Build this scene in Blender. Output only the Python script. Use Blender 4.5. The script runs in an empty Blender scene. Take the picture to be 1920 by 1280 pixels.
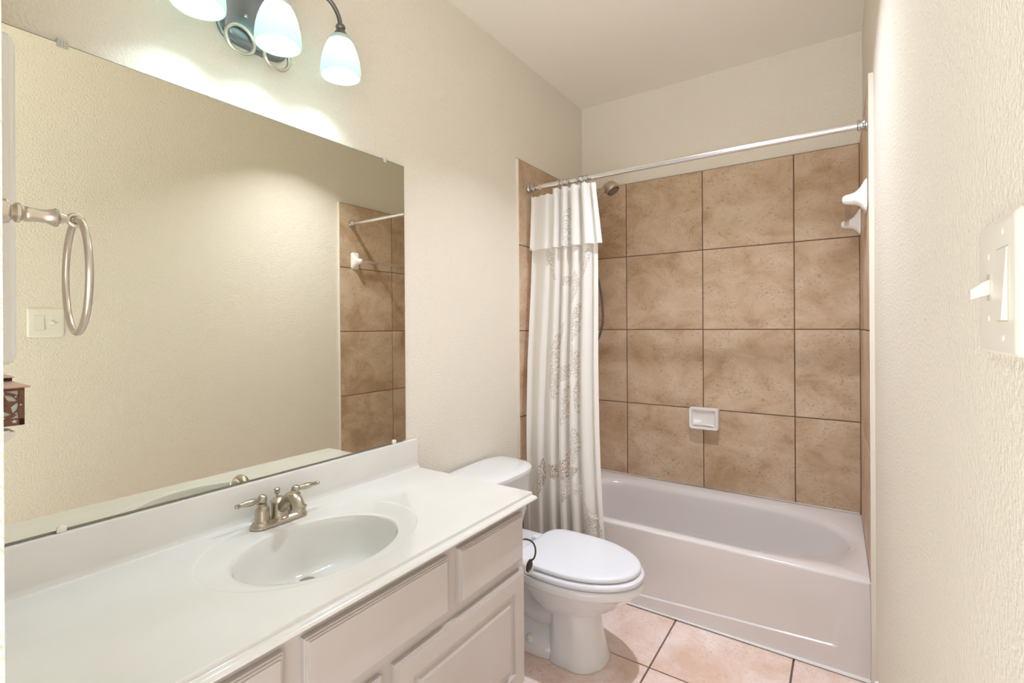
import bpy, bmesh, math, random
from mathutils import Vector, Matrix
random.seed(7)
PI = math.pi
sc = bpy.context.scene
COL = sc.collection

# ------------------------------------------------------------------ camera
CAM = (1.4316, 0.0, 1.3023)
YAW = 0.59771
cd = bpy.data.cameras.new('camera')
cam = bpy.data.objects.new('camera', cd)
COL.objects.link(cam)
cd.sensor_width = 36.0
cd.lens = 913.99 / 1920 * 36.0
cd.shift_y = -28.0 / 1920
cd.clip_start = 0.01
cam.matrix_world = (Matrix.Translation(CAM) @ Matrix.Rotation(YAW, 4, 'Z') @
                    Matrix.Rotation(PI / 2, 4, 'X') @ Matrix.Rotation(-0.00575, 4, 'Z'))
sc.camera = cam

# ------------------------------------------------------------------ world (added fill light entering by the open doorway), exposure
w = bpy.data.worlds.new('hall_fill')
sc.world = w
w.use_nodes = True
_nt = w.node_tree                     # added fill, made stronger from below to brighten ceiling and upper walls
_tc = _nt.nodes.new('ShaderNodeTexCoord'); _sx = _nt.nodes.new('ShaderNodeSeparateXYZ'); _mr = _nt.nodes.new('ShaderNodeMapRange')
_nt.links.new(_tc.outputs['Generated'], _sx.inputs[0]); _nt.links.new(_sx.outputs[2], _mr.inputs['Value'])
FILL_LOW, FILL_HIGH = 4.8, 0.6
for _i, _v in (('From Min', -.25), ('From Max', .25), ('To Min', FILL_LOW), ('To Max', FILL_HIGH)): _mr.inputs[_i].default_value = _v
_bg = _nt.nodes['Background']
_bg.inputs[0].default_value = (1.0, 1.0, 1.0, 1)
_nt.links.new(_mr.outputs[0], _bg.inputs[1])
vs = sc.view_settings
vs.view_transform = 'Standard'
vs.look = 'None'
vs.gamma = 1.0
vs.exposure = -0.05
try:
    vs.use_curve_mapping = False
except Exception:
    pass
CEIL_W = 13.5      # ceiling fixture
BULB_E = 275.0     # glow of the vanity bulbs

# ------------------------------------------------------------------ colours / materials
def lin(c):
    return tuple(((v / 255) / 12.92 if v / 255 <= .04045 else ((v / 255 + .055) / 1.055) ** 2.4) for v in c) + (1,)

def mat(name, rgb, rough=.5, metal=0., coat=0., spec=.5, bump=None, noise=None, sss=0., emis=None):
    m = bpy.data.materials.new(name); m.use_nodes = True
    nt = m.node_tree; b = nt.nodes['Principled BSDF']
    b.inputs['Base Color'].default_value = lin(rgb)
    b.inputs['Roughness'].default_value = rough
    b.inputs['Metallic'].default_value = metal
    b.inputs['Coat Weight'].default_value = coat
    b.inputs['Coat Roughness'].default_value = .06
    b.inputs['Specular IOR Level'].default_value = spec
    tc = nt.nodes.new('ShaderNodeTexCoord')
    if noise:
        scale, rgb2, lo, hi = noise
        n = nt.nodes.new('ShaderNodeTexNoise'); n.inputs['Scale'].default_value = scale
        n.inputs['Detail'].default_value = 4
        nt.links.new(tc.outputs['Object'], n.inputs['Vector'])
        r = nt.nodes.new('ShaderNodeValToRGB')
        r.color_ramp.elements[0].position = lo; r.color_ramp.elements[1].position = hi
        r.color_ramp.elements[0].color = lin(rgb); r.color_ramp.elements[1].color = lin(rgb2)
        nt.links.new(n.outputs[0], r.inputs[0]); nt.links.new(r.outputs[0], b.inputs['Base Color'])
    if bump:
        scale, strength, dist = bump
        n = nt.nodes.new('ShaderNodeTexNoise'); n.inputs['Scale'].default_value = scale
        n.inputs['Detail'].default_value = 2.5; n.inputs['Roughness'].default_value = .55
        nt.links.new(tc.outputs['Object'], n.inputs['Vector'])
        bp = nt.nodes.new('ShaderNodeBump'); bp.inputs['Strength'].default_value = strength
        bp.inputs['Distance'].default_value = dist
        nt.links.new(n.outputs[0], bp.inputs['Height']); nt.links.new(bp.outputs[0], b.inputs['Normal'])
    if emis:
        b.inputs['Emission Color'].default_value = lin(emis[0]); b.inputs['Emission Strength'].default_value = emis[1]
    return m

M = {}
M['wall'] = mat('cream_orange_peel_paint', (238, 230, 215), .6, spec=.3, bump=(140, .95, .004))
M['ceiling'] = mat('ceiling_paint', (248, 242, 231), .7, spec=.2, bump=(110, .35, .003))
M['paint_edge'] = mat('smooth_cream_paint', (236, 229, 216), .45)
M['trim'] = mat('white_trim_paint', (245, 244, 240), .35)
M['cab'] = mat('ivory_cabinet_paint', (200, 191, 185), .3, noise=(6, (204, 196, 190), .35, .65), bump=(60, .06, .001))
M['marble'] = mat('cultured_marble', (229, 227, 222), .16, coat=.5, noise=(5, (224, 221, 214), .35, .7))
M['porcelain'] = mat('white_porcelain', (233, 233, 234), .1, coat=.6)
M['seat'] = mat('white_seat_plastic', (229, 230, 236), .22)
M['tub'] = mat('bisque_white_acrylic', (230, 224, 222), .16, coat=.4)
M['caulk'] = mat('white_caulk', (240, 236, 228), .5)
M['ceramic'] = mat('white_glazed_ceramic', (243, 240, 236), .12, coat=.5)
M['nickel'] = mat('brushed_nickel', (190, 182, 166), .28, metal=1., bump=(300, .03, .0004))
M['satin'] = mat('satin_nickel', (214, 206, 194), .3, metal=1.)
M['chrome'] = mat('chrome', (238, 238, 240), .2, metal=1.)
M['steel'] = mat('polished_steel', (205, 206, 208), .2, metal=1.)
M['pewter'] = mat('dark_pewter', (118, 118, 116), .38, metal=.85)
M['plate'] = mat('blue_grey_pewter', (140, 148, 154), .3, metal=.9)
M['showernickel'] = mat('dull_shower_nickel', (196, 180, 160), .38, metal=.7)
M['rubber'] = mat('dark_nozzle_rubber', (52, 48, 46), .6)
M['bronze'] = mat('dark_bronze_wire', (92, 80, 74), .35, metal=.7)
M['paper'] = mat('white_tissue', (240, 238, 236), .9)
M['card'] = mat('grey_cardboard', (126, 116, 108), .9)
M['plastic'] = mat('ivory_switch_plastic', (238, 234, 222), .3)
M['slot'] = mat('switch_shadow_gap', (204, 197, 180), .6)
M['copper'] = mat('brown_copper_tin', (112, 76, 62), .5, metal=.2, noise=(120, (126, 88, 72), .4, .6))
M['copperlight'] = mat('pale_copper_roof', (206, 166, 148), .45, metal=.15)
M['black'] = mat('black_vent_metal', (30, 26, 26), .5)
M['frost'] = mat('frosted_lantern_glass', (226, 226, 214), .5)
M['caps'] = mat('bolt_cap_plastic', (232, 230, 222), .4)
M['dark'] = mat('dark_gap', (60, 56, 52), .8)

# silvered mirror glass
m = mat('mirror_silver', (232, 231, 218), .0, metal=1.); M['mirror'] = m
M['mirror_edge'] = mat('mirror_glass_edge', (120, 124, 104), .15, metal=.3)

def glassy(name, rgb, rough=.05, mixf=.35):
    m = bpy.data.materials.new(name); m.use_nodes = True
    nt = m.node_tree; nt.nodes.clear()
    o = nt.nodes.new('ShaderNodeOutputMaterial'); mx = nt.nodes.new('ShaderNodeMixShader')
    t = nt.nodes.new('ShaderNodeBsdfTransparent'); p = nt.nodes.new('ShaderNodeBsdfPrincipled')
    t.inputs[0].default_value = lin(rgb); p.inputs['Base Color'].default_value = lin(rgb)
    p.inputs['Roughness'].default_value = rough
    mx.inputs[0].default_value = mixf
    nt.links.new(t.outputs[0], mx.inputs[1]); nt.links.new(p.outputs[0], mx.inputs[2])
    nt.links.new(mx.outputs[0], o.inputs[0])
    return m
M['clear'] = glassy('clear_acrylic', (236, 228, 222), .08, .30)
M['clip'] = glassy('clear_plastic_clip', (244, 244, 240), .1, .6)

# frosted lamp glass: lit from inside, passes light
m = bpy.data.materials.new('frosted_lamp_glass'); m.use_nodes = True; nt = m.node_tree; nt.nodes.clear()
o = nt.nodes.new('ShaderNodeOutputMaterial'); tr = nt.nodes.new('ShaderNodeBsdfTranslucent')
df = nt.nodes.new('ShaderNodeBsdfPrincipled'); mx = nt.nodes.new('ShaderNodeMixShader'); ad = nt.nodes.new('ShaderNodeAddShader')
em = nt.nodes.new('ShaderNodeEmission')
tr.inputs[0].default_value = lin((156, 170, 163)); df.inputs['Base Color'].default_value = lin((226, 240, 234)); df.inputs['Roughness'].default_value = .3
mx.inputs[0].default_value = .45
em.inputs[0].default_value = lin((214, 240, 228)); em.inputs[1].default_value = .25
nt.links.new(tr.outputs[0], mx.inputs[1]); nt.links.new(df.outputs[0], mx.inputs[2])
nt.links.new(mx.outputs[0], ad.inputs[0]); nt.links.new(em.outputs[0], ad.inputs[1]); nt.links.new(ad.outputs[0], o.inputs[0])
M['shade'] = m
M['bulb'] = mat('lit_bulb', (255, 250, 240), .4, emis=((221, 243, 255), BULB_E))
M['lens'] = mat('lit_ceiling_lens', (255, 250, 240), .4, emis=((255, 246, 230), 4.))

# travertine look ceramic tile: per-tile offset through the tile's own random number
def tile_mat(name, base, dark, light, fleck, streak):
    m = bpy.data.materials.new(name); m.use_nodes = True; nt = m.node_tree; b = nt.nodes['Principled BSDF']
    L = nt.links.new; N = nt.nodes.new
    tc = N('ShaderNodeTexCoord'); ge = N('ShaderNodeNewGeometry')
    cmb = N('ShaderNodeCombineXYZ')
    for i in range(3): L(ge.outputs['Random Per Island'], cmb.inputs[i])
    off = N('ShaderNodeVectorMath'); off.operation = 'SCALE'; off.inputs[3].default_value = 9.0; L(cmb.outputs[0], off.inputs[0])
    st = N('ShaderNodeVectorMath'); st.operation = 'MULTIPLY'; st.inputs[1].default_value = (1, 1, streak); L(tc.outputs['Object'], st.inputs[0])
    ad = N('ShaderNodeVectorMath'); L(st.outputs[0], ad.inputs[0]); L(off.outputs[0], ad.inputs[1])
    def noise(scale, detail, rough, dist):
        n = N('ShaderNodeTexNoise'); n.inputs['Scale'].default_value = scale; n.inputs['Detail'].default_value = detail
        n.inputs['Roughness'].default_value = rough; n.inputs['Distortion'].default_value = dist; L(ad.outputs[0], n.inputs['Vector']); return n
    def ramp(src, stops):
        r = N('ShaderNodeValToRGB'); e = r.color_ramp.elements
        e[0].position, e[0].color = stops[0]; e[1].position, e[1].color = stops[-1]
        for p, c in stops[1:-1]: k = e.new(p); k.color = c
        L(src, r.inputs[0]); return r
    n1 = noise(5.0, 5, .62, .5); n2 = noise(70, 8, .8, .2); n3 = noise(9, 4, .6, .4)
    r1 = ramp(n1.outputs[0], [(.34, lin(dark)), (.5, lin(base)), (.66, lin(light))])
    g = (0, 0, 0, 1); wht = (1, 1, 1, 1)
    r2 = ramp(n2.outputs[0], [(.36, wht), (.47, g)]); r3 = ramp(n3.outputs[0], [(.40, (.18, .18, .18, 1)), (.62, wht)])
    mu = N('ShaderNodeMath'); mu.operation = 'MULTIPLY'; L(r2.outputs[0], mu.inputs[0]); L(r3.outputs[0], mu.inputs[1])
    mx = N('ShaderNodeMix'); mx.data_type = 'RGBA'; L(mu.outputs[0], mx.inputs[0]); L(r1.outputs[0], mx.inputs[6]); mx.inputs[7].default_value = lin(fleck)
    L(mx.outputs[2], b.inputs['Base Color'])
    b.inputs['Roughness'].default_value = .42; b.inputs['Specular IOR Level'].default_value = .35
    bp = N('ShaderNodeBump'); bp.inputs['Strength'].default_value = .12; bp.inputs['Distance'].default_value = .002
    L(n2.outputs[0], bp.inputs['Height']); L(bp.outputs[0], b.inputs['Normal'])
    return m
M['walltile'] = tile_mat('tan_stone_wall_tile', (205, 178, 149), (185, 155, 124), (217, 195, 169), (148, 112, 84), 1.3)
M['floortile'] = tile_mat('pinkish_stone_floor_tile', (238, 215, 203), (226, 194, 174), (246, 232, 226), (204, 166, 148), 1.0)
M['wallgrout'] = mat('brown_wall_grout', (116, 94, 78), .9)
M['floorgrout'] = mat('grey_floor_grout', (118, 100, 92), .9)

# ------------------------------------------------------------------ mesh helpers (all take world coordinates)
def box(bm, x0, x1, y0, y1, z0, z1, mi=0, bev=0, seg=2):
    g = bmesh.new()
    bmesh.ops.create_cube(g, size=1, matrix=Matrix.Translation(((x0+x1)/2, (y0+y1)/2, (z0+z1)/2)) @ Matrix.Diagonal((x1-x0, y1-y0, z1-z0, 1)))
    if bev:
        bmesh.ops.bevel(g, geom=g.edges[:], offset=bev, segments=seg, affect='EDGES', profile=.5)
    merge(bm, g, mi)

def merge(bm, g, mi=0, mtx=None):
    vm = {}
    for v in g.verts: vm[v] = bm.verts.new(mtx @ v.co if mtx else v.co)
    for f in g.faces:
        try:
            nf = bm.faces.new([vm[v] for v in f.verts]); nf.material_index = mi; nf.smooth = f.smooth
        except ValueError: pass
    g.free()

def loft(bm, rings, mi=0, cap0=True, cap1=True, closed=True):
    R = [[bm.verts.new(p) for p in r] for r in rings]
    n = len(R[0])
    for a, b in zip(R[:-1], R[1:]):
        for i in range(n if closed else n - 1):
            j = (i + 1) % n
            f = bm.faces.new((a[i], a[j], b[j], b[i])); f.material_index = mi
    if cap0: bm.faces.new(R[0][::-1]).material_index = mi
    if cap1: bm.faces.new(R[-1]).material_index = mi
    return R

def frame_from(d):
    d = Vector(d).normalized()
    a = Vector((0, 0, 1)) if abs(d.z) < .9 else Vector((1, 0, 0))
    u = d.cross(a).normalized(); v = u.cross(d).normalized()
    return u, v

def lathe(bm, prof, origin, axis=(0, 0, 1), seg=24, mi=0, cap=True):
    o = Vector(origin); d = Vector(axis).normalized(); u, v = frame_from(d)
    rings = [[o + d * h + (u * math.cos(2*PI*i/seg) + v * math.sin(2*PI*i/seg)) * max(r, 1e-5) for i in range(seg)] for r, h in prof]
    loft(bm, rings, mi, cap, cap)

def tube(bm, pts, rad, seg=10, mi=0, closed=False, smooth=0):
    P = [Vector(p) for p in pts]
    for _ in range(smooth):
        Q = [P[0]]
        for a, b in zip(P[:-1], P[1:]): Q += [a*.75 + b*.25, a*.25 + b*.75]
        Q.append(P[-1]); P = Q
    n = len(P)
    rr = rad if isinstance(rad, (list, tuple)) else [rad, rad]
    def R(t):
        t *= len(rr) - 1; i = min(int(t), len(rr) - 2); return rr[i] + (rr[i+1] - rr[i]) * (t - i)
    rings = []; u = None
    for i in range(n):
        if closed: d = P[(i+1) % n] - P[i-1]
        else: d = P[min(i+1, n-1)] - P[max(i-1, 0)]
        d.normalize()
        if u is None: u, v = frame_from(d)
        else:
            u = (u - d * u.dot(d)).normalized(); v = d.cross(u)
        r = R(i / max(n - 1, 1))
        rings.append([P[i] + (u*math.cos(2*PI*k/seg) + v*math.sin(2*PI*k/seg)) * r for k in range(seg)])
    if closed: rings.append(rings[0]); 
    if closed:
        RR = [[bm.verts.new(p) for p in r] for r in rings[:-1]]
        for i in range(n):
            a, b = RR[i], RR[(i+1) % n]
            for k in range(seg):
                j = (k+1) % seg; bm.faces.new((a[k], a[j], b[j], b[k])).material_index = mi
    else:
        loft(bm, rings, mi)

def torus(bm, c, axis, R, r, seg=40, seg2=10, mi=0):
    c = Vector(c); d = Vector(axis).normalized(); u, v = frame_from(d)
    RR = []
    for i in range(seg):
        e = u*math.cos(2*PI*i/seg) + v*math.sin(2*PI*i/seg)
        RR.append([bm.verts.new(c + e*(R + r*math.cos(2*PI*k/seg2)) + d*(r*math.sin(2*PI*k/seg2))) for k in range(seg2)])
    for i in range(seg):
        a, b = RR[i], RR[(i+1) % seg]
        for k in range(seg2):
            j = (k+1) % seg2; bm.faces.new((a[k], a[j], b[j], b[k])).material_index = mi

def rectring(y0, y1, z0, z1, x, r=0):
    return [(x, y0, z0), (x, y1, z0), (x, y1, z1), (x, y0, z1)]

def stepped_panel(bm, y0, y1, z0, z1, x0, prof, mi=0):
    rings = [[(x0 + h, y0+i, z0+i), (x0 + h, y1-i, z0+i), (x0 + h, y1-i, z1-i), (x0 + h, y0+i, z1-i)] for i, h in prof]
    loft(bm, rings, mi)

BASE = {}
def finish(name, bm, mats, smooth, origin, bev=None, sub=0, angle=35):
    o = Vector(origin)
    bmesh.ops.remove_doubles(bm, verts=bm.verts[:], dist=1e-6)
    bmesh.ops.recalc_face_normals(bm, faces=bm.faces[:])
    bmesh.ops.translate(bm, verts=bm.verts[:], vec=-o)
    me = bpy.data.meshes.new(name)
    bm.to_mesh(me); bm.free()
    for mm in (mats if isinstance(mats, (list, tuple)) else [mats]): me.materials.append(M[mm] if isinstance(mm, str) else mm)
    if smooth:
        me.polygons.foreach_set('use_smooth', [True] * len(me.polygons))
        try: me.set_sharp_from_angle(angle=math.radians(angle))
        except Exception: pass
    ob = bpy.data.objects.new(name, me); COL.objects.link(ob)
    if bev:
        b = ob.modifiers.new('bevel', 'BEVEL'); b.width = bev; b.segments = 3; b.limit_method = 'ANGLE'; b.angle_limit = math.radians(40)
    if sub:
        s = ob.modifiers.new('subdivision', 'SUBSURF'); s.levels = sub; s.render_levels = sub
    return ob

def thing(name, label, cat, loc, group=None):
    o = bpy.data.objects.new(name, None); o.empty_display_size = .05; COL.objects.link(o)
    o.location = loc; o['label'] = label; o['category'] = cat
    if group: o['group'] = group
    BASE[o.name] = Vector(loc)
    return o

def part(name, bm, mats, parent, smooth=True, bev=None, sub=0, label=None, angle=35):
    base = BASE[parent.name]
    ob = finish(name, bm, mats, smooth, base, bev, sub, angle)
    ob.parent = parent
    if parent.type != 'EMPTY': ob.matrix_parent_inverse = Matrix.Identity(4)
    BASE[ob.name] = base
    if label: ob['label'] = label
    return ob

def single(name, bm, mats, label, cat, loc, group=None, smooth=True, bev=None, sub=0, angle=35):
    ob = finish(name, bm, mats, smooth, loc, bev, sub, angle); ob.location = loc
    ob['label'] = label; ob['category'] = cat
    if group: ob['group'] = group
    BASE[ob.name] = Vector(loc)
    return ob

def struct(name, bm, mats, parent=None, smooth=False, bev=None):
    ob = finish(name, bm, mats, smooth, (0, 0, 0), bev)
    if parent: ob.parent = parent
    else: ob['kind'] = 'structure'
    BASE[ob.name] = Vector((0, 0, 0))
    return ob
B = bmesh.new

# ------------------------------------------------------------------ room dimensions
WL = -0.014            # painted left wall face
YB = 2.968             # painted back wall face
YT = 2.956             # back tile face
YF = 0.12              # room face of the doorway wall
HC = 2.752             # ceiling
RIM = 0.365
ZR = [0.365, 0.819, 1.279, 1.739, 2.199]
def XR(y):             # painted right wall face: it runs slightly out of square
    return 1.522 + (2.19 - y) * .0226 if y < 2.19 else 1.522 - (y - 2.19) * .0129
def XT(y):             # right tile face
    return 1.499 + (YT - y) * .012

bm = B(); box(bm, -.20, 1.75, -.02, 3.1, -.08, -.006); floor = struct('floor', bm, 'floorgrout')
bm = B()
gx = [0.811 - .4545*2, 0.811 - .4545, .811, 1.264, 1.264+.4545]; gy = [1.8275 - .4545*k for k in (4, 3, 2, 1, 0)] + [1.8275 + .4545]
gx = [-.014] + [g for g in gx if g > 0.02] ; gy = [0.0] + [g for g in gy if g > .02]
for a0, a1 in zip(gx[:-1], gx[1:]):
    for b0, b1 in zip(gy[:-1], gy[1:]):
        box(bm, a0+.0034, min(a1, 1.60)-.0034, b0+.0034, b1-.0034, -.010, 0, 0, .0012, 1)
struct('floor_tiles', bm, 'floortile', floor)
bm = B(); box(bm, -.2, 1.75, -.02, 3.1, HC, HC+.1); struct('ceiling', bm, 'ceiling')
bm = B(); box(bm, -.16, WL, -.02, YB+.12, 0, HC); wall_left = struct('wall_left', bm, 'wall')
bm = B(); box(bm, WL, 1.512, YB, YB+.12, 0, HC); wall_back = struct('wall_back', bm, 'wall')
bm = B()
ys = [-.02, 2.19, YB+.12]
loft(bm, [[(XR(y), y, 0), (1.75, y, 0), (1.75, y, HC), (XR(y), y, HC)] for y in ys])
wall_right = struct('wall_right', bm, 'wall')
bm = B()
box(bm, WL, .7156, 0, YF, 0, HC, 0, 0); box(bm, .7156, 1.52, 0, YF, 2.55, HC); box(bm, 1.515, XR(0), 0, YF, 0, HC)  # unseen door head set extra high to admit more of the fill light
struct('wall_front', bm, 'wall')

# tile surround: three clad walls, each tile a slab on a grout bed
def tiles(bm, acuts, bcuts, place, g=.0027, t=.009, depth=.0, extra=()):
    cells = [(a0, a1, b0, b1) for a0, a1 in zip(acuts[:-1], acuts[1:]) for b0, b1 in zip(bcuts[:-1], bcuts[1:])] + list(extra)
    for a0, a1, b0, b1 in cells:
        i = .0015
        rings = []
        for ins, h in ((g, -t), (g, -.0014), (g + .0014, 0)):
            rings.append([place(a0+ins, b0+ins, h), place(a1-ins, b0+ins, h), place(a1-ins, b1-ins, h), place(a0+ins, b1-ins, h)])
        loft(bm, rings, 0)
        q = [place(a, b, h) for h in (-t - depth, -.0020) for a, b in ((a0, b0), (a1, b0), (a1, b1), (a0, b1))]
        loft(bm, [q[:4], q[4:]], 1)
bm = B()
tiles(bm, [0.0, .297, .757, 1.217, 1.4995], ZR, lambda a, b, h: (a, YT - h, b))
struct('tile_surround', bm, ['walltile', 'wallgrout'], wall_back)
YE = 2.172
bm = B()
tiles(bm, [YE, 2.65, YT], ZR, lambda a, b, h: (h, a, b), t=.011, extra=[(YE, 2.192, .0, .365)])
box(bm, WL, 0.0005, YE-.004, YE+.0005, 0.0, ZR[-1]+.004, 2); box(bm, WL, -.002, YE-.004, YT, ZR[-1], ZR[-1]+.004, 2)
struct('tile_surround', bm, ['walltile', 'wallgrout', 'paint_edge'], wall_left)
bm = B()
tiles(bm, [YE, 2.65, YT], ZR, lambda a, b, h: (XT(a) - h, a, b), t=.009, extra=[(YE, 2.192, .0, .365)])
loft(bm, [[(XT(YE)-.0005, YE-.005, 0), (XR(YE), YE-.005, 0), (XR(YE), YE+.0005, 0), (XT(YE)-.0005, YE+.0005, 0)],
          [(XT(YE)-.0005, YE-.005, ZR[-1]+.004), (XR(YE), YE-.005, ZR[-1]+.004), (XR(YE), YE+.0005, ZR[-1]+.004), (XT(YE)-.0005, YE+.0005, ZR[-1]+.004)]], 2)
struct('tile_surround', bm, ['walltile', 'wallgrout', 'paint_edge'], wall_right)

# baseboards
bm = B()
prof = [(0, 0), (-.014, 0), (-.014, .062), (-.011, .072), (-.006, .078), (0, .080)]
loft(bm, [[(XR(y) + dx - .0005, y, z + .0) for dx, z in prof] for y in (YF+.001, 2.085)])
struct('baseboard_right', bm, 'trim')
bm = B()
loft(bm, [[(WL - dx + .0005, y, z) for dx, z in prof] for y in (1.401, YE-.006)])
struct('baseboard_left', bm, 'trim')

# ------------------------------------------------------------------ bathtub
t = thing('bathtub', 'white bathtub filling the tiled alcove, with a long front apron', 'bathtub', (.75, 2.57, 0))
bm = B()
NN = 160
tx0, tx1, ty0, ty1 = .003, 1.4985, 2.204, YT - .003
def inner(s, z, dx=0):
    pts = []
    for i in range(NN):
        a = 2*PI*i/NN
        ca, sa = math.cos(a), math.sin(a)
        if ca >= 0: x = 1.05 + .423 * s * ca + dx
        else: x = .40 + .30 * s * ca + dx
        e = .31 - (1 - s) * .42
        y = 2.5576 + e * sa
        pts.append(Vector((x, y, z)))
    return pts
def spread(pts):   # put evenly spaced points along the straight sides
    P = pts; d = [0]
    for i in range(len(P)): d.append(d[-1] + (P[(i+1) % len(P)] - P[i]).length)
    L = d[-1]; out = []
    for k in range(NN):
        s = L * k / NN; i = 0
        while d[i+1] < s: i += 1
        out.append(P[i].lerp(P[(i+1) % len(P)], (s - d[i]) / max(d[i+1] - d[i], 1e-9)))
    return out
rim = spread(inner(1, RIM))
c0 = Vector((.78, 2.5576, RIM))
def rect_of(pts, x0, x1, y0, y1, c, z):
    out = []
    for p in pts:
        d = p - c
        tx = ((x1 if d.x > 0 else x0) - c.x) / d.x if abs(d.x) > 1e-9 else 1e9
        ty = ((y1 if d.y > 0 else y0) - c.y) / d.y if abs(d.y) > 1e-9 else 1e9
        k = min(tx, ty); out.append(Vector((c.x + d.x*k, c.y + d.y*k, z)))
    for cx in (x0, x1):
        for cy in (y0, y1):
            i = min(range(len(out)), key=lambda i: (out[i] - Vector((cx, cy, z))).length); out[i] = Vector((cx, cy, z))
    return out
rings = [rect_of(rim, tx0, tx1, ty0, ty1, c0, 0.02), rect_of(rim, tx0, tx1, ty0, ty1, c0, RIM - .010),
         rect_of(rim, tx0, tx1, ty0+.003, ty1, c0, RIM - .003),
         rect_of(rim, tx0, tx1, ty0+.010, ty1, c0, RIM)]
rings.append(rim)
for s, z, dx in ((.993, RIM-.0025, 0), (.965, RIM-.010, 0), (.945, RIM-.018, 0), (.935, RIM-.030, -.001), (.930, RIM-.045, -.002), (.912, RIM-.12, -.02), (.89, RIM-.22, -.05), (.84, RIM-.285, -.075), (.74, RIM-.312, -.09), (.4, RIM-.322, -.1)):
    rings.append(spread(inner(s, z, dx)))
loft(bm, rings, 0, False, True)
for v in bm.verts: v.co.x += max(0, (v.co.x - 1.488) / .0105) * (XT(v.co.y) - .0008 - 1.4985)
tub = part('tub_shell', bm, 'tub', t, angle=50)
# apron: a shallow recessed panel outlined by a ledge low down
bm = B()
NX, NZ = 190, 210
def sstep(a, b, x):
    x = min(1, max(0, (x - a) / (b - a))); return x*x*(3 - 2*x)
grid = []
for k in range(NZ + 1):
    z = .002 + (RIM - .012 - .002) * k / NZ
    row = []
    for i in range(NX + 1):
        x = tx0 + (tx1 - tx0) * i / NX
        zl = .094 + (x - 1.396) * .05
        ins = sstep(zl - .0022, zl + .0022, z) * sstep(.06, .066, x)
        xr = 1.396 + (z - zl) * .18
        side = 1 - sstep(xr - .004, xr + .004, x)
        fade = 1 - sstep(.12, .30, z)
        rec = ins * (side if z > zl else side) * fade
        y = 2.1955 + .007 * rec + .0025 * (1 - fade)
        row.append(bm.verts.new((x, y, z)))
    grid.append(row)
top = [bm.verts.new((v.co.x, 2.2035, RIM - .002)) for v in grid[-1]]
top0 = [bm.verts.new((v.co.x, 2.1985, RIM - .005)) for v in grid[-1]]
grid += [top0, top, [bm.verts.new((v.co.x, 2.214, RIM - .0005)) for v in grid[0]]]
for a, b in zip(grid[:-1], grid[1:]):
    for i in range(NX): bm.faces.new((a[i], a[i+1], b[i+1], b[i]))
e0 = [bm.verts.new((tx1, 2.214, .002)), bm.verts.new((tx1, 2.214, RIM - .0005))]
for v in bm.verts: v.co.x += max(0, (v.co.x - 1.488) / .0105) * (XT(v.co.y) - .0008 - 1.4985)
part('apron', bm, 'tub', t, angle=60)
xe = XT(2.2) - .001
for p0, p1, cr in (((tx0, 2.1905, .004), (xe, 2.1905, .004), .0085), ((xe + .002, 2.1935, .004), (xe + .002, 2.1935, RIM-.003), .0060), ((tx0+.006, YT-.0055, RIM+.003), (tx1-.006, YT-.0055, RIM+.003), .0052)):
    bm = B(); tube(bm, [p0, p1], cr, 8); part('caulk_bead', bm, 'caulk', t, label='white caulk line')

# ------------------------------------------------------------------ vanity cabinet
CY1 = 1.386; CX = .527
t = thing('vanity_cabinet', 'ivory painted vanity cabinet with plain panelled doors under the white sink top', 'cabinet', (.27, .75, 0))
bm = B()
for q in ((WL+.002, WL+.012, YF+.002, CY1, .10, .6995), (WL+.002, CX-.001, YF+.002, YF+.018, .10, .6995), (WL+.002, CX-.0005, CY1-.018, CY1, .10, .6995),
          (WL+.002, CX-.001, YF+.002, CY1, .10, .118), (CX-.019, CX, YF+.002, CY1, .10, .6995)): box(bm, *q, 0, .0008, 1)
box(bm, WL+.02, CX-.07, YF+.004, CY1-.012, .001, .10, 0)
part('carcass', bm, 'cab', t, smooth=False)
EDGE = [(0, 0), (0, .0128), (.0006, .0134), (.0040, .0136), (.0044, .0166), (.0050, .0170), (.0085, .0172), (.0089, .0196), (.0095, .0200), (.022, .0202)]
FLAT = EDGE
z0, z1 = .528, .682
for y0, y1, lab in ((1.040, 1.364, 'drawer front nearest the toilet'), (.567, .994, 'wide false front below the basin'), (.170, .524, 'drawer front at the doorway end')):
    bm = B(); stepped_panel(bm, y0, y1, z0, z1, CX, FLAT); part('drawer_front', bm, 'cab', t, smooth=False, label=lab)
DOOR = EDGE + [(.056, .0202), (.0585, .0165), (.0590, .0115), (.0640, .0100), (.0770, .0095), (.0880, .0185), (.0885, .0200), (.0900, .0202)]
for y0, y1, lab in ((.802, 1.370, 'right cabinet door'), (.196, .764, 'left cabinet door')):
    bm = B(); stepped_panel(bm, y0, y1, .115, .494, CX, DOOR); part('door', bm, 'cab', t, smooth=False, label=lab)

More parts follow.
